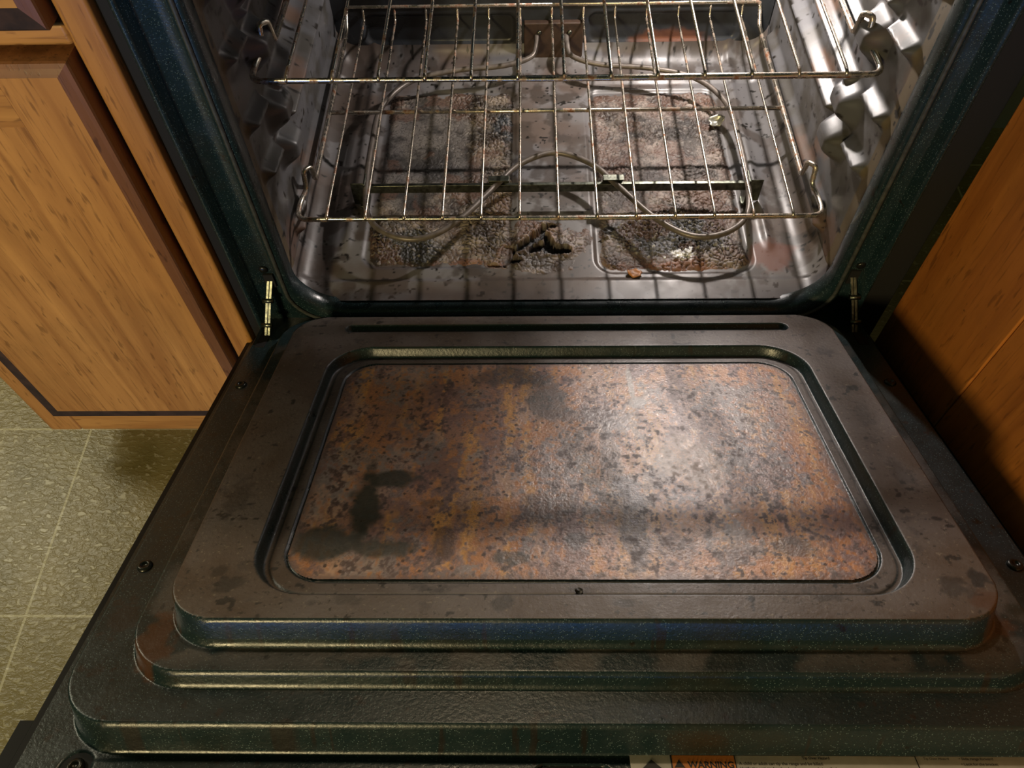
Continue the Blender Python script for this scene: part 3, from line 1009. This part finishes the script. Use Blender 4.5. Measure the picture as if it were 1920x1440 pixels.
# ------------------------------------------------------------------ loose burnt bits on the oven floor
o = flake('foil_scrap', (.229, .335, .3475), (.013, .010, .0005), M['foil'], None, 3, 1.1, rag=.35, tilt=(.5, -.4))
tag(o, 'small curled scrap of dull foil on the right rear of the oven floor', 'foil scrap')
o = flake('burnt_food_crumb', (.093, .059, .3435), (.011, .008, .0012), M['orange'], None, 11, .5, rag=.4)
tag(o, 'orange-brown burnt blister at the front left of the right floor pan', 'burnt food')
o = flake('charred_chip', (.063, .1265, .3455), (.008, .0045, .0008), M['char'], None, 8, .9, rag=.5, tilt=(.3, .2))
tag(o, 'black charred chip on the ridge between the two floor pans', 'burnt food')
rs = random.Random(4)
clumps = [(.150, .093), (.158, .094), (.164, .096), (.1545, .0885), (.131, .081), (.147, .0905), (.1615, .0905)]
for i, (x, y) in enumerate(clumps):
    s = .0022 + .002 * rs.random()
    o = flake('ash_lump', (x, y, .3470), (s, s, .0011), M['ash'], None, 20 + i, .5, rag=.5)
    tag(o, 'white ash lump in the small pale heap on the right floor pan', 'ash', 'white ash lumps on the right floor pan')

# ------------------------------------------------------------------ left cabinet
cb = empty('base_cabinet', (-.556, 0, 0))
tag(cb, 'honey oak base cabinet left of the oven, flat door and drawer', 'cabinet')
def off(b_, o_): b_.v = [(p[0] - o_[0], p[1] - o_[1], p[2] - o_[2]) for p in b_.v]; return b_
CO = (-.556, 0, 0)
b = MB(); b.box2(-.734, -.378, .03, .60, .075, .88); b.box2(-.734, -.378, .075, .60, .0, .075)
off(b, CO).build('carcass', M['oak'], cb)
for n_, x0, x1 in (('stile', -.736, -.690), ('stile', -.4045, -.3765)):
    b = MB(); b.box2(x0, x1, 0, .02, .075, .88); off(b, CO).build(n_, M['oak'], cb, bevel=.004)
for z0, z1 in ((.075, .134), (.690, .709), (.852, .88)):
    b = MB(); b.box2(-.6905, -.4040, .0004, .02, z0, z1); off(b, CO).build('rail', M['oak_h'], cb, bevel=.004)


def panel_front(name, x0, x1, z0, z1, parts):
    """lipped front: cove edge ring + flat face pieces"""
    b = MB()
    prof = [(0, .012), (0, -.0135), (.10, -.0155), (.43, -.0168), (.78, -.0185), (1, -.0195)]
    il, ib, i = .019, .022, .0115
    vs = []; fs = []
    for d, y in prof:
        vs += [(x0 + d * il, y, z0 + d * ib), (x1 - d * i, y, z0 + d * ib), (x1 - d * i, y, z1 - d * i), (x0 + d * il, y, z1 - d * i)]
    for k in range(len(prof) - 1):
        for q in range(4):
            w = (q + 1) % 4
            fs.append((k * 4 + q, k * 4 + w, k * 4 + 4 + w, k * 4 + 4 + q))
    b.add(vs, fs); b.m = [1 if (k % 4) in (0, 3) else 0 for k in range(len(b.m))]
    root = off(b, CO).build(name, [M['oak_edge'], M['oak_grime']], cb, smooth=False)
    for nm, a0, a1, c0, c1, mt in parts:
        b = MB(); b.box2(a0, a1, -.0197, -.0100, c0, c1); off(b, CO).build(nm, M[mt], root, bevel=.0004)
    return root


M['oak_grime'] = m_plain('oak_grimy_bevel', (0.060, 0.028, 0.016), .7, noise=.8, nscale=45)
M['oak_edge'] = m_wood('oak_edge_dark', (0.30, 0.125, 0.045), (0.10, 0.040, 0.016), 'Z')  # darker oak for the top and right edges
x0, x1, z0, z1 = -.6975, -.4078, .1375, .686
i = .0115
panel_front('cabinet_door', x0, x1, z0, z1, [('door_stile', x1 - i - .052, x1 - i, z0 + .022, z1 - i, 'oak'), ('door_stile', x0 + .019, x0 + i + .052, z0 + .022, z1 - i, 'oak'),
            ('door_rail', x0 + i + .052, x1 - i - .052, z1 - i - .048, z1 - i, 'oak_h'), ('door_panel', x0 + i + .052, x1 - i - .052, z0 + .022, z1 - i - .048, 'oak')])
panel_front('drawer_front', x0, x1, .7125, .850, [('drawer_face', x0 + .019, x1 - i, .7125 + .022, .850 - i, 'oak_h')])
b = MB(); b.box2(-.745, -.378, -.03, .62, .88, .92)
tag(b.build('countertop', m_plain('laminate', (0.30, 0.26, 0.2), .4, noise=.2), bevel=.004), 'laminate countertop on the left oak cabinet', 'countertop')

# ------------------------------------------------------------------ right cabinet (turns the corner towards the viewer)
cr = empty('corner_cabinet', (.39, -.3, 0))
tag(cr, 'reddish oak cabinet side standing close against the right of the open door', 'cabinet')
CO = (.39, -.3, 0)
b = MB(); b.box2(.3875, .409, -.156, .0, .0, .90); off(b, CO).build('stile', M['oak_red'], cr, bevel=.0015)
b = MB(); b.box2(.3890, .409, -.90, -.1572, .0, .90); off(b, CO).build('side_panel', M['oak_red'], cr, bevel=.0008)
b = MB(); b.box2(.409, .95, -.90, .0, .0, .90); off(b, CO).build('carcass', M['oak_red'], cr)
